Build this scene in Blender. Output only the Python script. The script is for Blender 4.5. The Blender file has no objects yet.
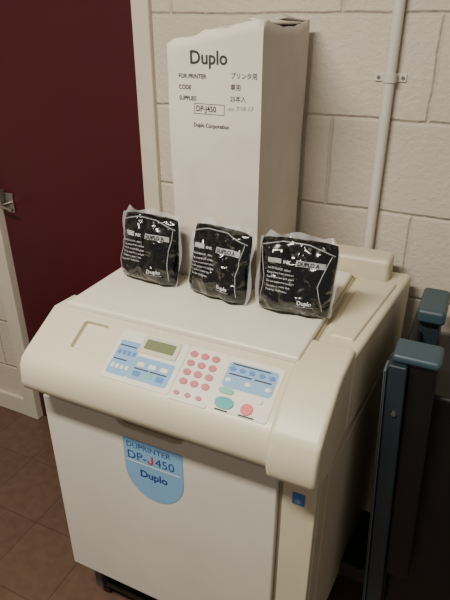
import bpy, bmesh, math, random
from mathutils import Vector, Matrix, noise
from mathutils.bvhtree import BVHTree
random.seed(7)
C = bpy.context.scene.collection

def lin(c):
    return tuple(((x/255)/12.92 if x/255<=0.04045 else (((x/255)+0.055)/1.055)**2.4) for x in c)+(1.0,)

def mat(name, rgb, rough=0.5, metal=0.0, var=0.06, vscale=8.0, bump=0.0, bscale=200.0, spec=0.5, bdist=0.002, coat=0.0, emit=0.0, dist=0.0):
    m = bpy.data.materials.new(name); m.use_nodes = True
    nt = m.node_tree; b = nt.nodes['Principled BSDF']
    b.inputs['Roughness'].default_value = rough
    b.inputs['Metallic'].default_value = metal
    b.inputs['Specular IOR Level'].default_value = spec
    b.inputs['Coat Weight'].default_value = coat
    b.inputs['Coat Roughness'].default_value = 0.08
    col = lin(rgb)
    tc = nt.nodes.new('ShaderNodeTexCoord')
    n = nt.nodes.new('ShaderNodeTexNoise'); n.inputs['Scale'].default_value = vscale; n.inputs['Detail'].default_value = 5
    nt.links.new(tc.outputs['Object'], n.inputs['Vector'])
    r = nt.nodes.new('ShaderNodeValToRGB')
    r.color_ramp.elements[0].position = 0.3; r.color_ramp.elements[1].position = 0.7
    r.color_ramp.elements[0].color = tuple(c*(1-var) for c in col[:3])+(1,)
    r.color_ramp.elements[1].color = tuple(min(1,c*(1+var)) for c in col[:3])+(1,)
    nt.links.new(n.outputs['Fac'], r.inputs['Fac'])
    nt.links.new(r.outputs['Color'], b.inputs['Base Color'])
    if emit>0:
        b.inputs['Emission Color'].default_value = col
        b.inputs['Emission Strength'].default_value = emit
    if bump>0:
        n2 = nt.nodes.new('ShaderNodeTexNoise'); n2.inputs['Scale'].default_value = bscale; n2.inputs['Detail'].default_value=1.5
        n2.inputs['Distortion'].default_value=dist
        nt.links.new(tc.outputs['Object'], n2.inputs['Vector'])
        bp = nt.nodes.new('ShaderNodeBump'); bp.inputs['Strength'].default_value = bump; bp.inputs['Distance'].default_value = bdist
        nt.links.new(n2.outputs['Fac'], bp.inputs['Height']); nt.links.new(bp.outputs['Normal'], b.inputs['Normal'])
        nt.links.new(bp.outputs['Normal'], b.inputs['Coat Normal'])
    return m

def empty(name, loc):
    e = bpy.data.objects.new(name, None); e.location = loc; e.empty_display_size = 0.05
    C.objects.link(e); return e

def finish(me, name, m, parent=None, bevel=0, seg=3, smooth=True, origin=None):
    ob = bpy.data.objects.new(name, me); C.objects.link(ob)
    if m: me.materials.append(m)
    if smooth:
        for p in me.polygons: p.use_smooth = True
        try: me.set_sharp_from_angle(angle=math.radians(40))
        except Exception: pass
    if bevel>0:
        b = ob.modifiers.new('bevel','BEVEL'); b.width = bevel; b.segments = seg; b.limit_method='ANGLE'; b.angle_limit=math.radians(25)
        b.harden_normals = True
    if parent is not None:
        ob.parent = parent
        ob.matrix_parent_inverse = Matrix.Translation(parent.location).inverted()
    return ob

def box(name, x0,x1,y0,y1,z0,z1, m, parent=None, bevel=0.0, seg=3):
    bm = bmesh.new()
    v = [bm.verts.new(p) for p in [(x0,y0,z0),(x1,y0,z0),(x1,y1,z0),(x0,y1,z0),(x0,y0,z1),(x1,y0,z1),(x1,y1,z1),(x0,y1,z1)]]
    for f in [(3,2,1,0),(4,5,6,7),(0,1,5,4),(1,2,6,5),(2,3,7,6),(3,0,4,7)]:
        bm.faces.new([v[i] for i in f])
    me = bpy.data.meshes.new(name); bm.to_mesh(me); bm.free()
    return finish(me,name,m,parent,bevel,seg)

def prism(name, outline, mapf, h0, h1, m, parent=None, bevel=0.0, seg=3, smooth=True):
    bm = bmesh.new()
    a = [bm.verts.new(mapf(u,v,h0)) for u,v in outline]
    b = [bm.verts.new(mapf(u,v,h1)) for u,v in outline]
    n = len(outline)
    bm.faces.new(a[::-1]); bm.faces.new(b)
    for i in range(n):
        bm.faces.new([a[i],a[(i+1)%n],b[(i+1)%n],b[i]])
    bmesh.ops.recalc_face_normals(bm, faces=bm.faces)
    me = bpy.data.meshes.new(name); bm.to_mesh(me); bm.free()
    return finish(me,name,m,parent,bevel,seg,smooth)

def rrect(x0,x1,y0,y1,rx,ry=None,n=5):
    ry = ry or rx; o=[]
    for cx,cy,a0 in [(x1-rx,y1-ry,0),(x0+rx,y1-ry,90),(x0+rx,y0+ry,180),(x1-rx,y0+ry,270)]:
        for i in range(n+1):
            a=math.radians(a0+90*i/n); o.append((cx+rx*math.cos(a),cy+ry*math.sin(a)))
    return o
def ell(cx,cy,rx,ry,n=20):
    return [(cx+rx*math.cos(2*math.pi*i/n),cy+ry*math.sin(2*math.pi*i/n)) for i in range(n)]

def text(name, body, size, mapf, m, parent, off=0.0, sx=1.0, align='LEFT'):
    cu = bpy.data.curves.new(name+'_c','FONT'); cu.body = body; cu.size = size; cu.offset = off; cu.align_x=align
    cu.resolution_u = 3
    ob = bpy.data.objects.new(name+'_c', cu); C.objects.link(ob)
    dg = bpy.context.evaluated_depsgraph_get(); dg.update()
    me = bpy.data.meshes.new_from_object(ob.evaluated_get(dg))
    bpy.data.objects.remove(ob); bpy.data.curves.remove(cu)
    me.name = name
    me.materials.clear()
    for v in me.vertices: v.co = mapf(v.co.x*sx, v.co.y)
    return finish(me,name,m,parent,smooth=False)

def tube(name, pts, r, m, parent=None, cyclic=False, res=4):
    cu = bpy.data.curves.new(name,'CURVE'); cu.dimensions='3D'; cu.bevel_depth=r; cu.bevel_resolution=res; cu.use_fill_caps=True
    s = cu.splines.new('POLY'); s.points.add(len(pts)-1); s.use_cyclic_u=cyclic
    for p,q in zip(s.points,pts): p.co=(*q,1)
    ob = bpy.data.objects.new(name,cu); C.objects.link(ob)
    dg = bpy.context.evaluated_depsgraph_get(); dg.update()
    me = bpy.data.meshes.new_from_object(ob.evaluated_get(dg)); me.name=name
    bpy.data.objects.remove(ob); me.materials.clear()
    return finish(me,name,m,parent)

# ------------------------------------------------------------ materials
M_cream = mat('cream_plastic',(204,196,170),0.40,var=0.03,bump=0.08,bscale=900)
M_cream2= mat('cream_plastic_panel',(204,196,172),0.36,var=0.03,bump=0.06,bscale=900)
M_white = mat('white_cover_plastic',(210,206,194),0.4,var=0.03,bump=0.06,bscale=700)
M_lid   = mat('lid_plastic',(221,215,199),0.32,var=0.04,bump=0.05,bscale=700)
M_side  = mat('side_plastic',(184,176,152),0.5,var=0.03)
M_dark  = mat('dark_metal',(42,40,40),0.5)
M_black = mat('black_plastic',(12,12,13),0.45,var=0.2)
M_blueg = mat('bluegrey_plastic',(52,72,82),0.4,var=0.04)
M_edge  = mat('grey_edge_plastic',(80,90,94),0.45,var=0.04)
M_bluedk= mat('bluegrey_dark',(32,44,52),0.45,var=0.05)
M_mem   = mat('membrane_white',(210,208,194),0.45,var=0.01)
M_memb  = mat('membrane_blue',(122,160,196),0.4,var=0.03)
M_memc  = mat('membrane_darkblue',(76,122,174),0.4,var=0.03)
M_lcd   = mat('lcd_glass',(112,118,90),0.15,var=0.02)
M_lcdf  = mat('lcd_frame',(196,192,172),0.3)
M_key   = mat('key_pink',(180,104,112),0.45,var=0.04)
M_red   = mat('stop_red',(206,96,106),0.4)
M_teal  = mat('start_teal',(62,152,150),0.4)
M_green = mat('test_green',(110,172,148),0.4)
M_ink   = mat('print_ink',(48,46,48),0.7,var=0.02)
M_blueink=mat('blue_ink',(26,58,118),0.6,var=0.02)
M_redink= mat('red_ink',(190,40,50),0.6,var=0.02)
M_whink = mat('white_ink',(196,199,204),0.6,var=0.02)
M_grink = mat('grey_ink',(158,160,164),0.6,var=0.02)
M_carton= mat('carton_white',(206,198,186),0.75,var=0.05,vscale=14,bump=0.3,bscale=60)
M_carti = mat('carton_inner',(168,148,124),0.8,var=0.08)
M_pouch = mat('pouch_black',(6,6,8),0.22,var=0.3,bump=0.9,bscale=30,bdist=0.010,coat=0.6,spec=0.5,dist=1.0)
M_pipe  = mat('conduit_paint',(208,202,192),0.45,var=0.03)
M_metal = mat('steel',(165,162,156),0.3,metal=0.9)
M_trim  = mat('trim_paint',(203,195,180),0.45,var=0.04)
M_door  = mat('door_maroon',(66,8,20),0.4,var=0.12,vscale=2.5,bump=0.1,bscale=50)
M_ceil  = mat('ceiling_paint',(220,216,208),0.8)
M_lwall = mat('side_wall_paint',(190,182,172),0.7,var=0.05)
M_leg   = mat('stand_grey',(80,77,72),0.5)

def seam_mat():
    m = bpy.data.materials.new('film_seal'); m.use_nodes=True; nt=m.node_tree; b=nt.nodes['Principled BSDF']
    b.inputs['Base Color'].default_value=(0.55,0.57,0.6,1); b.inputs['Roughness'].default_value=0.12; b.inputs['Alpha'].default_value=0.42
    return m
M_seal = seam_mat()

def wall_mat():
    m = bpy.data.materials.new('painted_blockwork'); m.use_nodes=True; nt=m.node_tree; b=nt.nodes['Principled BSDF']
    b.inputs['Roughness'].default_value=0.5
    tc=nt.nodes.new('ShaderNodeTexCoord'); sp=nt.nodes.new('ShaderNodeSeparateXYZ'); cb=nt.nodes.new('ShaderNodeCombineXYZ')
    nt.links.new(tc.outputs['Object'],sp.inputs[0]); nt.links.new(sp.outputs['X'],cb.inputs['X']); nt.links.new(sp.outputs['Z'],cb.inputs['Y'])
    wn=nt.nodes.new('ShaderNodeTexNoise'); wn.inputs['Scale'].default_value=9; wn.inputs['Detail'].default_value=3
    nt.links.new(cb.outputs[0],wn.inputs['Vector'])
    ws=nt.nodes.new('ShaderNodeVectorMath'); ws.operation='SCALE'; ws.inputs['Scale'].default_value=0.010
    nt.links.new(wn.outputs['Color'],ws.inputs[0])
    wa=nt.nodes.new('ShaderNodeVectorMath'); wa.operation='ADD'; nt.links.new(cb.outputs[0],wa.inputs[0]); nt.links.new(ws.outputs[0],wa.inputs[1])
    mp=nt.nodes.new('ShaderNodeMapping'); mp.inputs['Location'].default_value=(0.12,0.198,0)
    nt.links.new(wa.outputs[0],mp.inputs['Vector'])
    br=nt.nodes.new('ShaderNodeTexBrick'); br.inputs['Scale'].default_value=1.0
    br.inputs['Brick Width'].default_value=0.44; br.inputs['Row Height'].default_value=0.22
    br.inputs['Mortar Size'].default_value=0.007; br.inputs['Mortar Smooth'].default_value=1.0
    br.offset=0.5
    nt.links.new(mp.outputs[0],br.inputs['Vector'])
    base=lin((205,196,181)); 
    br.inputs['Color1'].default_value=base; br.inputs['Color2'].default_value=tuple(c*0.97 for c in base[:3])+(1,)
    br.inputs['Mortar'].default_value=tuple(c*0.92 for c in base[:3])+(1,)
    n=nt.nodes.new('ShaderNodeTexNoise'); n.inputs['Scale'].default_value=5; n.inputs['Detail'].default_value=6
    nt.links.new(tc.outputs['Object'],n.inputs['Vector'])
    rp=nt.nodes.new('ShaderNodeValToRGB'); rp.color_ramp.elements[0].position=0.3; rp.color_ramp.elements[1].position=0.7
    rp.color_ramp.elements[0].color=(0.93,0.92,0.90,1); rp.color_ramp.elements[1].color=(1,1,1,1)
    nt.links.new(n.outputs['Fac'],rp.inputs['Fac'])
    mx=nt.nodes.new('ShaderNodeMix'); mx.data_type='RGBA'; mx.blend_type='MULTIPLY'; mx.inputs['Factor'].default_value=1
    nt.links.new(br.outputs['Color'],mx.inputs['A']); nt.links.new(rp.outputs['Color'],mx.inputs['B'])
    nt.links.new(mx.outputs['Result'],b.inputs['Base Color'])
    n2=nt.nodes.new('ShaderNodeTexNoise'); n2.inputs['Scale'].default_value=80; n2.inputs['Detail'].default_value=5; n2.inputs['Roughness'].default_value=0.7
    nt.links.new(tc.outputs['Object'],n2.inputs['Vector'])
    b1=nt.nodes.new('ShaderNodeBump'); b1.inputs['Strength'].default_value=0.7; b1.inputs['Distance'].default_value=0.005
    nt.links.new(n2.outputs['Fac'],b1.inputs['Height'])
    b2=nt.nodes.new('ShaderNodeBump'); b2.inputs['Strength'].default_value=0.8; b2.inputs['Distance'].default_value=0.005; b2.invert=True
    nt.links.new(br.outputs['Fac'],b2.inputs['Height']); nt.links.new(b1.outputs['Normal'],b2.inputs['Normal'])
    nt.links.new(b2.outputs['Normal'],b.inputs['Normal'])
    return m
def floor_mat():
    m = bpy.data.materials.new('vinyl_tile_floor'); m.use_nodes=True; nt=m.node_tree; b=nt.nodes['Principled BSDF']
    b.inputs['Roughness'].default_value=0.45
    tc=nt.nodes.new('ShaderNodeTexCoord')
    br=nt.nodes.new('ShaderNodeTexBrick'); br.offset=0; br.inputs['Scale'].default_value=1
    br.inputs['Brick Width'].default_value=0.23; br.inputs['Row Height'].default_value=0.23; br.inputs['Mortar Size'].default_value=0.002
    a=lin((100,77,64)); br.inputs['Color1'].default_value=a; br.inputs['Color2'].default_value=tuple(c*0.9 for c in a[:3])+(1,)
    br.inputs['Mortar'].default_value=tuple(c*0.58 for c in a[:3])+(1,)
    nt.links.new(tc.outputs['Object'],br.inputs['Vector'])
    n=nt.nodes.new('ShaderNodeTexNoise'); n.inputs['Scale'].default_value=30; n.inputs['Detail'].default_value=8
    nt.links.new(tc.outputs['Object'],n.inputs['Vector'])
    rp=nt.nodes.new('ShaderNodeValToRGB'); rp.color_ramp.elements[0].position=0.35; rp.color_ramp.elements[1].position=0.65
    rp.color_ramp.elements[0].color=(0.8,0.78,0.76,1); rp.color_ramp.elements[1].color=(1,1,1,1)
    nt.links.new(n.outputs['Fac'],rp.inputs['Fac'])
    mx=nt.nodes.new('ShaderNodeMix'); mx.data_type='RGBA'; mx.blend_type='MULTIPLY'; mx.inputs['Factor'].default_value=1
    nt.links.new(br.outputs['Color'],mx.inputs['A']); nt.links.new(rp.outputs['Color'],mx.inputs['B'])
    nt.links.new(mx.outputs['Result'],b.inputs['Base Color'])
    return m
M_wall=wall_mat(); M_floor=floor_mat()

# ------------------------------------------------------------ room
WY=1.36
box('floor',-2.4,1.3,-1.6,1.6,-0.05,0,M_floor)
DX0,DX1,DH=-1.525,-0.89,2.0
def wall_back():
    bm=bmesh.new()
    for (x0,x1,z0,z1) in [(-2.4,DX0,0,2.5),(DX0,DX1,DH,2.5),(DX1,1.3,0,2.5)]:
        r=bmesh.ops.create_cube(bm,size=1)
        for v in r['verts']:
            v.co=Vector(((x0 if v.co.x<0 else x1),(WY if v.co.y<0 else WY+0.12),(z0 if v.co.z<0 else z1)))
    me=bpy.data.meshes.new('wall_back'); bm.to_mesh(me); bm.free()
    return finish(me,'wall_back',M_wall,smooth=False)
wall_back()
box('wall_left',-2.45,-2.4,-1.6,1.48,0,2.5,M_lwall)
box('ceiling',-2.4,1.3,-1.6,1.6,2.5,2.55,M_ceil)
box('trim_1',DX1-0.005,DX1+0.048,WY-0.018,WY+0.05,0,DH+0.05,M_trim,bevel=0.004)
box('trim_2',DX0-0.06,DX0+0.005,WY-0.018,WY+0.05,0,DH+0.05,M_trim,bevel=0.004)
box('trim_3',DX0-0.06,DX1+0.048,WY-0.018,WY+0.05,DH+0.05,DH+0.11,M_trim,bevel=0.004)
box('baseboard_back',-2.4,DX0-0.062,WY-0.016,WY,0,0.09,M_trim,bevel=0.004)
d=empty('door_1',(-1.2,WY+0.03,0))
box('door_leaf',DX0+0.006,DX1-0.007,WY+0.012,WY+0.05,0.006,DH-0.005,M_door,d,bevel=0.003)
lx=-1.475; lz=0.97
box('latch_plate',lx-0.018,lx+0.018,WY+0.007,WY+0.012,lz-0.035,lz+0.035,M_metal,d,bevel=0.002)
tube('latch_post',[(lx,WY+0.01,lz),(lx,WY-0.035,lz)],0.006,M_metal,d)
tube('latch_lever',[(lx-0.005,WY-0.035,lz),(lx+0.02,WY-0.038,lz-0.002),(lx+0.055,WY-0.038,lz-0.006)],0.005,M_metal,d)
box('latch_keep',lx-0.03,lx-0.02,WY-0.012,WY+0.012,lz-0.02,lz+0.045,M_metal,d,bevel=0.002)

# conduit
cd=empty('wall_conduit_pipe',(-0.22,WY-0.016,0))
tube('pipe',[(-0.22,WY-0.0155,0.01),(-0.22,WY-0.0155,2.49)],0.0125,M_pipe,cd,res=6)
for zc in (0.35,1.43,2.2):
    tube('clip_ring',[(-0.22,WY-0.0155,zc-0.009),(-0.22,WY-0.0155,zc+0.009)],0.0155,M_pipe,cd,res=6)
    box('clip_foot',-0.255,-0.185,WY-0.004,WY,zc-0.009,zc+0.009,M_pipe,cd,bevel=0.0015)
    tube('clip_screw',[(-0.193,WY-0.003,zc),(-0.193,WY-0.0065,zc)],0.004,M_metal,cd)
    tube('clip_screw',[(-0.247,WY-0.003,zc),(-0.247,WY-0.0065,zc)],0.004,M_metal,cd)

# ceiling light fixture
lf=empty('fluorescent_ceiling_light',(-0.7,-0.1,2.45))
box('fixture_body',-1.25,-0.15,-0.16,-0.04,2.44,2.5,M_trim,lf,bevel=0.005)
M_tube=mat('tube_glow',(255,244,225),0.5,emit=4)
tube('lamp_tube',[(-1.2,-0.1,2.42),(-0.2,-0.1,2.42)],0.013,M_tube,lf)
L=bpy.data.lights.new('ceiling_area','AREA'); L.shape='RECTANGLE'; L.size=0.8; L.size_y=0.15; L.energy=62; L.color=(1,0.92,0.79)
lo=bpy.data.objects.new('ceiling_area_light',L); lo.location=(-0.7,-0.1,2.4); C.objects.link(lo); lo.parent=lf; lo.matrix_parent_inverse=Matrix.Translation(lf.location).inverted()

# ------------------------------------------------------------ printer
P=empty('digital_duplicator_printer',(-0.48,1.0,0))
for nm,xa,xb in (('stand_leg_panel',-0.79,-0.765),('stand_leg_panel',-0.20,-0.175)):
    box(nm,xa,xb,0.79,1.27,0.05,0.21,M_leg,P,bevel=0.003)
box('stand_shelf',-0.765,-0.20,0.80,1.27,0.05,0.07,M_dark,P,bevel=0.002)
box('stand_back',-0.765,-0.20,1.24,1.26,0.07,0.21,M_dark,P)
for xx in (-0.77,-0.19):
    for yy in (0.83,1.23):
        tube('castor_wheel',[(xx-0.011,yy,0.025),(xx+0.011,yy,0.025)],0.025,M_black,P,res=6)
XY=lambda x,y,z: Vector((x,y,z))
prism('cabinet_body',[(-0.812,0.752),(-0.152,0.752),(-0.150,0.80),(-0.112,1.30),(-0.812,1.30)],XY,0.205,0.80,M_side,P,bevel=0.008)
F=lambda x,z,h: Vector((x,0.752-h,z))
o=[(-0.803,0.215),(-0.232,0.215),(-0.232,0.786),(-0.435,0.786),(-0.443,0.775),(-0.455,0.770),(-0.585,0.770),(-0.597,0.775),(-0.605,0.786),(-0.803,0.786)]
prism('front_cover',o,F,0,0.017,M_white,P,bevel=0.004)
prism('right_front_strip',rrect(-0.224,-0.156,0.215,0.80,0.006),F,0,0.008,M_cream,P,bevel=0.003)
box('top_deck',-0.787,-0.146,0.80,1.31,0.80,0.978,M_cream,P,bevel=0.008)
YZ=lambda y,z,x: Vector((x,y,z))
def S(x,v,h): return Vector((x,0.687+0.116*v-0.4745*h,0.924+0.0625*v+0.8802*h))
VL=0.132
prof=[(0.87,0.983),(0.803,0.9865),(0.70,0.931),(0.686,0.921),(0.678,0.906),(0.673,0.868),(0.677,0.850),(0.69,0.838),(0.765,0.80),(0.87,0.80)]
cons=prism('control_console',prof,YZ,-0.790,-0.234,M_cream2,P,bevel=0,seg=3,smooth=False)
cut=prism('cutter',rrect(-0.695,-0.634,0.38,0.88,0.005,0.005/VL,3),S,-0.013,0.02,M_side,None,smooth=False)
bo=cons.modifiers.new('cut','BOOLEAN'); bo.operation='DIFFERENCE'; bo.object=cut; bo.solver='EXACT'
dg=bpy.context.evaluated_depsgraph_get(); dg.update()
nm=bpy.data.meshes.new_from_object(cons.evaluated_get(dg))
cons.modifiers.clear(); cons.data=nm
bpy.data.objects.remove(cut)
nm.materials.clear(); nm.materials.append(M_cream2)
for p in nm.polygons: p.use_smooth=True; p.material_index=0
nm.set_sharp_from_angle(angle=math.radians(40))
bv=cons.modifiers.new('bevel','BEVEL'); bv.width=0.003; bv.segments=3; bv.limit_method='ANGLE'; bv.angle_limit=math.radians(40); bv.harden_normals=True
prof2=[(0.90,0.994),(0.80,0.994),(0.775,0.988),(0.70,0.945),(0.677,0.926),(0.667,0.90),(0.663,0.86),(0.668,0.838),(0.685,0.824),(0.765,0.792),(0.90,0.792)]
prism('console_end_cap',prof2,YZ,-0.2355,-0.143,M_cream,P,bevel=0.01,seg=4)
prism('side_rail',[(-0.222,0.88),(-0.141,0.88),(-0.098,1.31),(-0.222,1.31)],XY,0.80,0.986,M_cream,P,bevel=0.01,seg=4)
prism('side_rail_step',[(-0.205,0.93),(-0.156,0.93),(-0.122,1.225),(-0.205,1.225)],XY,0.98,0.992,M_cream,P,bevel=0.005,seg=4)
box('lid_base',-0.77,-0.225,0.806,1.235,0.974,0.984,M_cream,P,bevel=0.003)
box('platen_lid',-0.76,-0.229,0.81,1.225,0.984,1.0,M_lid,P,bevel=0.006,seg=4)
box('hinge_cover',-0.35,-0.145,1.232,1.305,0.976,1.04,M_cream,P,bevel=0.012,seg=4)
box('hinge_cover',-0.775,-0.655,1.232,1.305,0.976,1.04,M_cream,P,bevel=0.012,seg=4)
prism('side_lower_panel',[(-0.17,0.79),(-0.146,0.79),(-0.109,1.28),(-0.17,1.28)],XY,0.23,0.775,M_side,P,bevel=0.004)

def slab(name,x0,x1,v0,v1,h,m,r=0.004,h0=0.0):
    return prism(name,rrect(x0,x1,v0,v1,r,r/VL,4),S,h0,h,m,P)
slab('membrane_left',-0.595,-0.442,0.06,0.90,0.0012,M_mem,0.006)
slab('membrane_keypad',-0.440,-0.362,0.03,0.90,0.0012,M_mem,0.004)
slab('membrane_right',-0.362,-0.246,0.06,0.90,0.0012,M_mem,0.006)
slab('blue_field_a',-0.588,-0.540,0.14,0.72,0.0018,M_memb,0.005)
slab('blue_field_b',-0.539,-0.452,0.14,0.52,0.0018,M_memb,0.005)
slab('blue_field_c',-0.352,-0.254,0.42,0.82,0.0018,M_memb,0.008)
slab('lcd_frame',-0.542,-0.458,0.58,0.88,0.004,M_lcdf,0.003)
slab('lcd_screen',-0.533,-0.467,0.65,0.82,0.0046,M_lcd,0.002)
for i in range(4):
    slab('indicator_key',-0.583+0.011*i,-0.576+0.011*i,0.24,0.31,0.0026,M_mem,0.0015)
    slab('indicator_key',-0.583+0.011*i,-0.576+0.011*i,0.48,0.55,0.0026,M_memc,0.0015)
for i in range(3):
    slab('function_key',-0.530+0.026*i,-0.514+0.026*i,0.20,0.28,0.0026,M_green if i==1 else M_memc,0.002)
    slab('function_key',-0.530+0.026*i,-0.514+0.026*i,0.36,0.43,0.0026,M_mem,0.002)
for r in range(4):
    for c in range(3):
        prism('number_key',ell(-0.427+0.023*c+0.001*r,0.78-0.15*r,0.0082,0.052),S,0.001,0.0034,M_key,P,bevel=0.0006,seg=2)
for c in range(3):
    prism('clear_key',ell(-0.427+0.023*c,0.14,0.006,0.035),S,0.001,0.0030,M_key,P)
for i in range(5):
    for j in range(2):
        if (i+j)%2==0 or j==1:
            prism('mode_key',ell(-0.342+0.0195*i,0.53+0.18*j,0.0058,0.034),S,0.001,0.0030,M_memc if j else M_mem,P)
prism('start_key',rrect(-0.350,-0.314,0.10,0.27,0.014,0.075,6),S,0.001,0.0038,M_teal,P,bevel=0.0008,seg=2)
prism('test_key',rrect(-0.352,-0.322,0.315,0.41,0.012,0.045,6),S,0.001,0.0036,M_green,P)
prism('stop_key',ell(-0.288,0.18,0.0115,0.085),S,0.001,0.0038,M_red,P,bevel=0.0008,seg=2)
prism('reset_key',ell(-0.272,0.34,0.0065,0.045),S,0.001,0.0034,M_mem,P)
for (xa,xb,v) in [(-0.585,-0.548,0.62),(-0.585,-0.555,0.38),(-0.532,-0.50,0.31),(-0.497,-0.46,0.31),(-0.345,-0.30,0.62),(-0.295,-0.262,0.62),(-0.345,-0.27,0.78),(-0.345,-0.32,0.065),(-0.30,-0.27,0.07)]:
    slab('legend_strip',xa,xb,v,v+0.02,0.0022,M_ink,0.0005)
G=lambda x,z,h: Vector((x,0.735-h,z))
sh=[(-0.588,0.745),(-0.440,0.745)]
sh+=[(-0.440-0.074*(1-math.cos(t*math.pi/2)),0.662-0.082*math.sin(t*math.pi/2)) for t in [i/8 for i in range(9)]]
sh+=[(-0.588+0.074*(1-math.cos(t*math.pi/2)),0.662-0.082*math.sin(t*math.pi/2)) for t in [1-i/8 for i in range(1,9)]]
M_sh=mat('label_blue',(124,168,206),0.4,var=0.04)
prism('shield_label',sh,G,0,0.0012,M_sh,P)
def front_text(n,b,s,x,z,m,off=0,sx=1.0):
    text(n,b,s,lambda u,v:Vector((x+u,0.7334,z+v)),m,P,off,sx)
front_text('label_text','DUPRINTER',0.021,-0.580,0.722,M_blueink,0.0,1.0)
front_text('label_text','DP-',0.032,-0.580,0.690,M_blueink,0.0,1.0)
# the J is drawn as a shaped outline
jo=[(-0.5175,0.7125),(-0.5130,0.7125),(-0.5130,0.6975)]
jo+=[(-0.5205+0.0075*math.cos(a),0.6965-0.0075*math.sin(a)) for a in [math.pi*i/8 for i in range(1,9)]]
jo+=[(-0.5240,0.6985)]
jo+=[(-0.5205+0.0035*math.cos(a),0.6965-0.0035*math.sin(a)) for a in [math.pi*(1-i/6) for i in range(0,6)]]
jo+=[(-0.5175,0.6975)]
prism('label_letter',jo,G,0.001,0.0018,M_redink,P)
front_text('label_text','450',0.032,-0.508,0.690,M_blueink,0.0,1.0)
prism('label_rule',rrect(-0.582,-0.447,0.681,0.683,0.0005),G,0.001,0.0018,M_whink,P)
front_text('label_text','Duplo',0.028,-0.550,0.645,M_blueink,0.0008,1.0)
prism('energy_sticker',rrect(-0.203,-0.178,0.712,0.742,0.001),lambda x,z,h:Vector((x,0.744-h,z)),0,0.001,mat('sticker_blue',(50,110,185),0.4),P)
text('sticker_star','*',0.03,lambda u,v:Vector((-0.197+u,0.7425,0.706+v)),M_whink,P)

# folded paper tray on the right side
def TX(z): return (0.95-z)*0.055
def arm(name,x0,x1,y0,y1,zt,zb,m,bevel):
    bm=bmesh.new()
    vs=[]
    for z in (zb,zt):
        dx=TX(z)
        vs+= [bm.verts.new(p) for p in [(x0+dx,y0,z),(x1+dx,y0,z),(x1+dx,y1,z),(x0+dx,y1,z)]]
    for f in [(3,2,1,0),(4,5,6,7),(0,1,5,4),(1,2,6,5),(2,3,7,6),(3,0,4,7)]: bm.faces.new([vs[i] for i in f])
    me=bpy.data.meshes.new(name); bm.to_mesh(me); bm.free()
    return finish(me,name,m,P,bevel,4)
arm('tray_front_flange',-0.086,-0.05,0.935,0.965,0.95,0.22,M_bluedk,0.004)
arm('tray_flange_edge',-0.093,-0.087,0.93,0.97,0.94,0.24,M_edge,0.003)
arm('tray_front_cap',-0.082,0.010,0.945,1.02,0.970,0.95,M_blueg,0.009)
arm('tray_back_plate',-0.07,-0.045,0.96,1.26,0.925,0.2,M_black,0.004)
arm('tray_block',-0.05,0.12,1.0,1.27,0.86,0.15,M_black,0.01)
arm('tray_front_guard',-0.052,0.004,0.955,1.0,0.95,0.35,M_black,0.006)
arm('tray_rear_cap',-0.06,0.0,1.12,1.25,0.988,0.955,M_blueg,0.01)
arm('tray_rear_flange',-0.055,-0.01,1.14,1.24,0.96,0.5,M_bluedk,0.005)
tube('tray_bracket_screw',[(-0.068+TX(.8),0.936,0.84),(-0.068+TX(.8),0.930,0.84)],0.005,M_metal,P)
box('tray_hinge_arm',-0.146,-0.03,1.0,1.2,0.22,0.27,M_dark,P,bevel=0.004)

# ------------------------------------------------------------ carton
K=empty('tall_cardboard_carton',(-0.505,1.17,1.0))
bx0,bx1,by0,by1=-0.612,-0.408,1.04,1.315
bz0=1.0005; H=0.545
def carton():
    bm=bmesh.new()
    per=[]
    nx,ny=12,14
    for i in range(nx): per.append((bx0+(bx1-bx0)*i/nx,by0))
    for i in range(ny): per.append((bx1,by0+(by1-by0)*i/ny))
    for i in range(nx): per.append((bx1-(bx1-bx0)*i/nx,by1))
    for i in range(ny): per.append((bx0,by1-(by1-by0)*i/ny))
    nz=26; cx=(bx0+bx1)/2; cy=(by0+by1)/2; rings=[]
    for k in range(nz+1):
        t=k/nz; ring=[]
        for i,(x,y) in enumerate(per):
            u=(x-bx0)/(bx1-bx0)
            top=H-0.040*(1-u)**1.3
            if y>by0+0.02 and u>0.9: top-=0.012*math.sin(math.pi*(y-by0)/(by1-by0))
            z=bz0+top*t
            if k>=nz-1:
                w=1 if k==nz else 0.4
                z+=w*(0.008*noise.noise(Vector((x*34,y*34,3))))
            p=Vector((x,y,z))
            amp=0.006*min(1,t*3)
            n=noise.noise(Vector((x*9,y*9,z*6)))*amp
            out=Vector((x-cx,y-cy,0)).normalized()
            p+=out*(n+0.003*t)
            ring.append(bm.verts.new(p))
        rings.append(ring)
    n=len(per)
    for k in range(nz):
        for i in range(n):
            bm.faces.new([rings[k][i],rings[k][(i+1)%n],rings[k+1][(i+1)%n],rings[k+1][i]])
    bm.faces.new(rings[0][::-1])
    tree=BVHTree.FromBMesh(bm)
    me=bpy.data.meshes.new('carton_walls'); bm.to_mesh(me); bm.free()
    ob=finish(me,'carton_walls',M_carton,K)
    me.materials.append(M_carti)
    s=ob.modifiers.new('s','SOLIDIFY'); s.thickness=0.003; s.offset=-1; s.material_offset=1
    return tree
ctree=carton()
def onfront(x,z,eps=0.0006):
    hit=ctree.ray_cast(Vector((x,by0-0.1,z)),Vector((0,1,0)))
    y=hit[0].y if hit[0] is not None else by0-0.003
    return Vector((x,y-eps,z))
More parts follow.
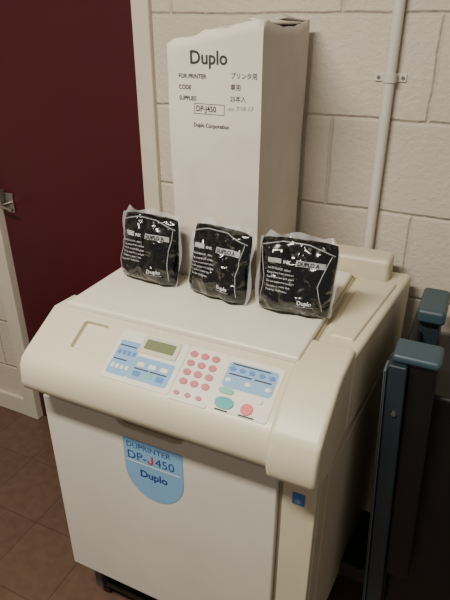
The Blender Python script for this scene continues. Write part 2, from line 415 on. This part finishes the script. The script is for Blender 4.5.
def flap(name,pts,m,th=0.003,wob=0.006):
    a,b,c,d_=[Vector(p) for p in pts]; bm=bmesh.new(); g=[]
    N=10;Mm=6
    for j in range(Mm+1):
        row=[]
        for i in range(N+1):
            u=i/N;v=j/Mm
            p=(a*(1-u)+b*u)*(1-v)+(d_*(1-u)+c*u)*v
            nn=noise.noise(p*18)*wob*v
            row.append(bm.verts.new(p+Vector((nn*.5,nn,nn if j==Mm else 0))))
        g.append(row)
    for j in range(Mm):
        for i in range(N): bm.faces.new([g[j][i],g[j][i+1],g[j+1][i+1],g[j+1][i]])
    me=bpy.data.meshes.new(name); bm.to_mesh(me); bm.free()
    ob=finish(me,name,m,K); s=ob.modifiers.new('s','SOLIDIFY'); s.thickness=th
zt=bz0+H
flap('flap_front',[(bx0+0.004,by0+0.0,zt-0.042),(bx1-0.004,by0+0.0,zt-0.002),(bx1-0.01,by0+0.13,zt-0.004),(bx0+0.01,by0+0.13,zt-0.03)],M_carton)
flap('flap_back',[(bx0+0.004,by1,zt-0.042),(bx1-0.004,by1,zt-0.004),(bx1-0.012,by1-0.13,zt+0.004),(bx0+0.012,by1-0.13,zt-0.022)],M_carton)
flap('flap_right',[(bx1,by0+0.006,zt-0.004),(bx1,by1-0.005,zt-0.006),(bx1-0.05,by1-0.03,zt+0.012),(bx1-0.05,by0+0.05,zt+0.006)],M_carton)
CB=lambda x,z:(lambda u,v:onfront(x+u,z+v))
text('print','Duplo',0.0345,CB(-0.562,1.469),M_ink,K,0.0008,0.96)
for i,(a_,b_) in enumerate([('FOR PRINTER','プリンタ用'),('CODE','専用'),('SUPPLIES','25本入')]):
    z=1.442-0.021*i
    text('print',a_,0.0115,CB(-0.588,z),M_ink,K,0.0003,0.9)
    text('print',b_,0.0125,CB(-0.472,z+0.003),M_ink,K,0.0001,0.9)
text('print','DP-J450',0.0155,CB(-0.549,1.380),M_ink,K,0.0003,0.9)
def strip(xa,xb,za,zb):
    bm=bmesh.new(); n=6
    A=[];B=[]
    for i in range(n+1):
        t=i/n
        if xb-xa>zb-za:
            A.append(bm.verts.new(onfront(xa+(xb-xa)*t,za))); B.append(bm.verts.new(onfront(xa+(xb-xa)*t,zb)))
        else:
            A.append(bm.verts.new(onfront(xa,za+(zb-za)*t))); B.append(bm.verts.new(onfront(xb,za+(zb-za)*t)))
    for i in range(n): bm.faces.new([A[i],A[i+1],B[i+1],B[i]])
    me=bpy.data.meshes.new('print_frame'); bm.to_mesh(me); bm.free(); finish(me,'print_frame',M_ink,K,smooth=False)
for q in [(-0.553,-0.484,1.394,1.3951),(-0.553,-0.484,1.3745,1.3756),(-0.553,-0.5519,1.3745,1.395),(-0.4851,-0.484,1.3745,1.395)]: strip(*q)
text('print','Duplo Corporation',0.0115,CB(-0.555,1.349),M_ink,K,0.0003,0.9)
text('handwriting','ms 7/18-13',0.012,lambda u,v:onfront(-0.478+u+v*0.3,1.384+v+0.05*u),mat('pencil',(120,115,130),0.7),K)

# ------------------------------------------------------------ ink pouches
def pouch(cx,cy,ang,seed,tilt,w=0.150,h=0.157):
    E=empty('ink_pouch',(cx,cy,1.0))
    R=Matrix.Translation((cx,cy,1.0012))@Matrix.Rotation(math.radians(ang),4,'Z')@Matrix.Rotation(math.radians(tilt),4,'X')
    def thick(u,v,T=0.034):
        a=max(0,1-abs(2*u)**3.6); b=max(0,1-abs(2*v-1)**4)
        return T*(a**0.55)*(b**0.55)*(1.12-0.5*v)
    def pos(u,v,side,off=0.0,sc=1.0):
        cr=1-0.05*abs(2*v-1)**6
        shx=w*sc*u*cr*(1+0.03*math.sin(3*v+seed))
        z=h*(v*(1-0.05*abs(2*u)**4)+0.02*abs(2*u)**4)
        wr=0.008*noise.noise(Vector((u*5,v*5,seed*3.1)))+0.0025*noise.noise(Vector((u*14,v*14,seed*1.7)))
        t0=thick(u,v)
        t=t0+wr*min(1,t0/0.02)+off
        p=Vector((shx, side*t*(1.0 if side<0 else 0.8), z))
        return R@p
    N=44
    bm=bmesh.new(); g={}
    for side in (-1,1):
        for j in range(N+1):
            for i in range(N+1):
                u=i/N-0.5; v=j/N
                # denser towards the rim
                u=0.5*math.sin(math.pi*u); v=0.5+0.5*math.sin(math.pi*(v-0.5))
                edge=(i in(0,N) or j in(0,N))
                if side==1 and edge: g[(1,i,j)]=g[(-1,i,j)]; continue
                p=pos(u,v,side)
                if p.z<1.0008: p.z=1.0008
                g[(side,i,j)]=bm.verts.new(p)
    for side in (-1,1):
        for j in range(N):
            for i in range(N):
                q=[g[(side,i,j)],g[(side,i+1,j)],g[(side,i+1,j+1)],g[(side,i,j+1)]]
                bm.faces.new(q if side<0 else q[::-1])
    me=bpy.data.meshes.new('pouch_body'); bm.to_mesh(me); bm.free(); finish(me,'pouch_body',M_pouch,E)
    N=24
    bm=bmesh.new(); A=[];B=[]
    for i in range(N+1):
        u=i/N-0.5
        A.append(bm.verts.new(R@Vector((w*0.96*u,0.003*math.sin(u*17+seed),h*1.0-0.006))))
        B.append(bm.verts.new(R@Vector((w*u*(0.88+0.05*math.sin(seed)),0.008*math.sin(u*13+seed*2)+0.004,h+0.003+0.009*abs(math.sin(u*5+seed))))))
    for i in range(N): bm.faces.new([A[i],A[i+1],B[i+1],B[i]])
    me=bpy.data.meshes.new('wrap_top_seal'); bm.to_mesh(me); bm.free(); finish(me,'wrap_top_seal',M_seal,E)
    for sg in (-1,1):
        bm=bmesh.new(); A=[];B=[]
        for j in range(N+1):
            v=j/N
            ww=0.002+0.005*abs(math.sin(v*4+seed+sg))
            e=w*0.5*(1-0.05*abs(2*v-1)**6)
            A.append(bm.verts.new(R@Vector((sg*(e-0.003),0,0.002+h*v*0.97))))
            B.append(bm.verts.new(R@Vector((sg*(e+ww),-0.004*math.sin(v*8+seed),0.002+h*v*0.97))))
        for j in range(N): bm.faces.new([A[j],A[j+1],B[j+1],B[j]])
        me=bpy.data.meshes.new('wrap_side_seal'); bm.to_mesh(me); bm.free(); finish(me,'wrap_side_seal',M_seal,E)
    def crease(pts,r=0.0009):
        P2=[]
        for k in range(len(pts)-1):
            for s in range(8):
                t=s/8; P2.append((pts[k][0]*(1-t)+pts[k+1][0]*t, pts[k][1]*(1-t)+pts[k+1][1]*t))
        P2.append(pts[-1])
        tube('wrap_crease',[tuple(pos(a+0.006*math.sin(9*b+seed),b,-1,0.0012)) for a,b in P2],r,M_seal,E,res=2)
    crease([(-0.47,0.90),(-0.2,0.955),(0.15,0.95),(0.47,0.86)],0.0014)
    crease([(-0.45,0.15),(-0.40,0.5),(-0.47,0.88)],0.0008)
    crease([(0.44,0.85),(0.36+0.04*math.sin(seed),0.45),(0.42,0.12)],0.0010)
    def mp(x0,y0,e=0.0012):
        return lambda a,b: pos((x0+a)/w,(y0+b)/h,-1,e)
    def patch(name,x0,x1,y0,y1,m,off=0.0009):
        bm=bmesh.new();n=10;g=[[bm.verts.new(pos((x0+(x1-x0)*i/n)/w,(y0+(y1-y0)*j/2)/h,-1,off)) for i in range(n+1)] for j in range(3)]
        for j in range(2):
            for i in range(n): bm.faces.new([g[j][i],g[j][i+1],g[j+1][i+1],g[j+1][i]])
        me=bpy.data.meshes.new(name); bm.to_mesh(me); bm.free(); finish(me,name,m,E)
    patch('print_band',0.002,0.060,0.106,0.1180,M_grink)
    text('print','DUPLO A',0.0112,mp(0.005,0.1080,0.0018),M_ink,E,0.0005,0.92)
    patch('print_bar',-0.056,-0.028,0.1075,0.1175,M_grink)
    text('print','INK',0.009,mp(-0.024,0.1085),M_whink,E,0.0002)
    words=['No.00 BLACK  600ml','Keep away from children','Store in a cool dark place','Do not expose to sunlight','Use before expiry date','Made for duplicators']
    for i,t in enumerate(words):
        text('print',t,0.0056,mp(-0.056,0.094-0.0088*i),M_whink,E)
    text('print','Duplo',0.012,mp(0.014,0.030),M_whink,E,0.0004)
    patch('print_rule',0.012,0.048,0.0255,0.0264,M_grink)
pouch(-0.649,0.975,-3,1.3,-9)
pouch(-0.470,0.964,-9,2.9,-11)
pouch(-0.295,0.966,4,4.6,-11,w=0.157)

# ------------------------------------------------------------ world + camera
w=bpy.data.worlds.new('world'); bpy.context.scene.world=w; w.use_nodes=True
w.node_tree.nodes['Background'].inputs[0].default_value=(1,0.93,0.84,1); w.node_tree.nodes['Background'].inputs[1].default_value=0.24
cam=bpy.data.cameras.new('camera'); co=bpy.data.objects.new('camera',cam); C.objects.link(co)
cam.sensor_fit='VERTICAL'; cam.sensor_height=24; cam.sensor_width=18; cam.lens=24*545/600
co.location=(0,0,1.55); co.rotation_euler=(math.radians(62.6),0,math.radians(25))
cam.clip_start=0.02
bpy.context.scene.camera=co
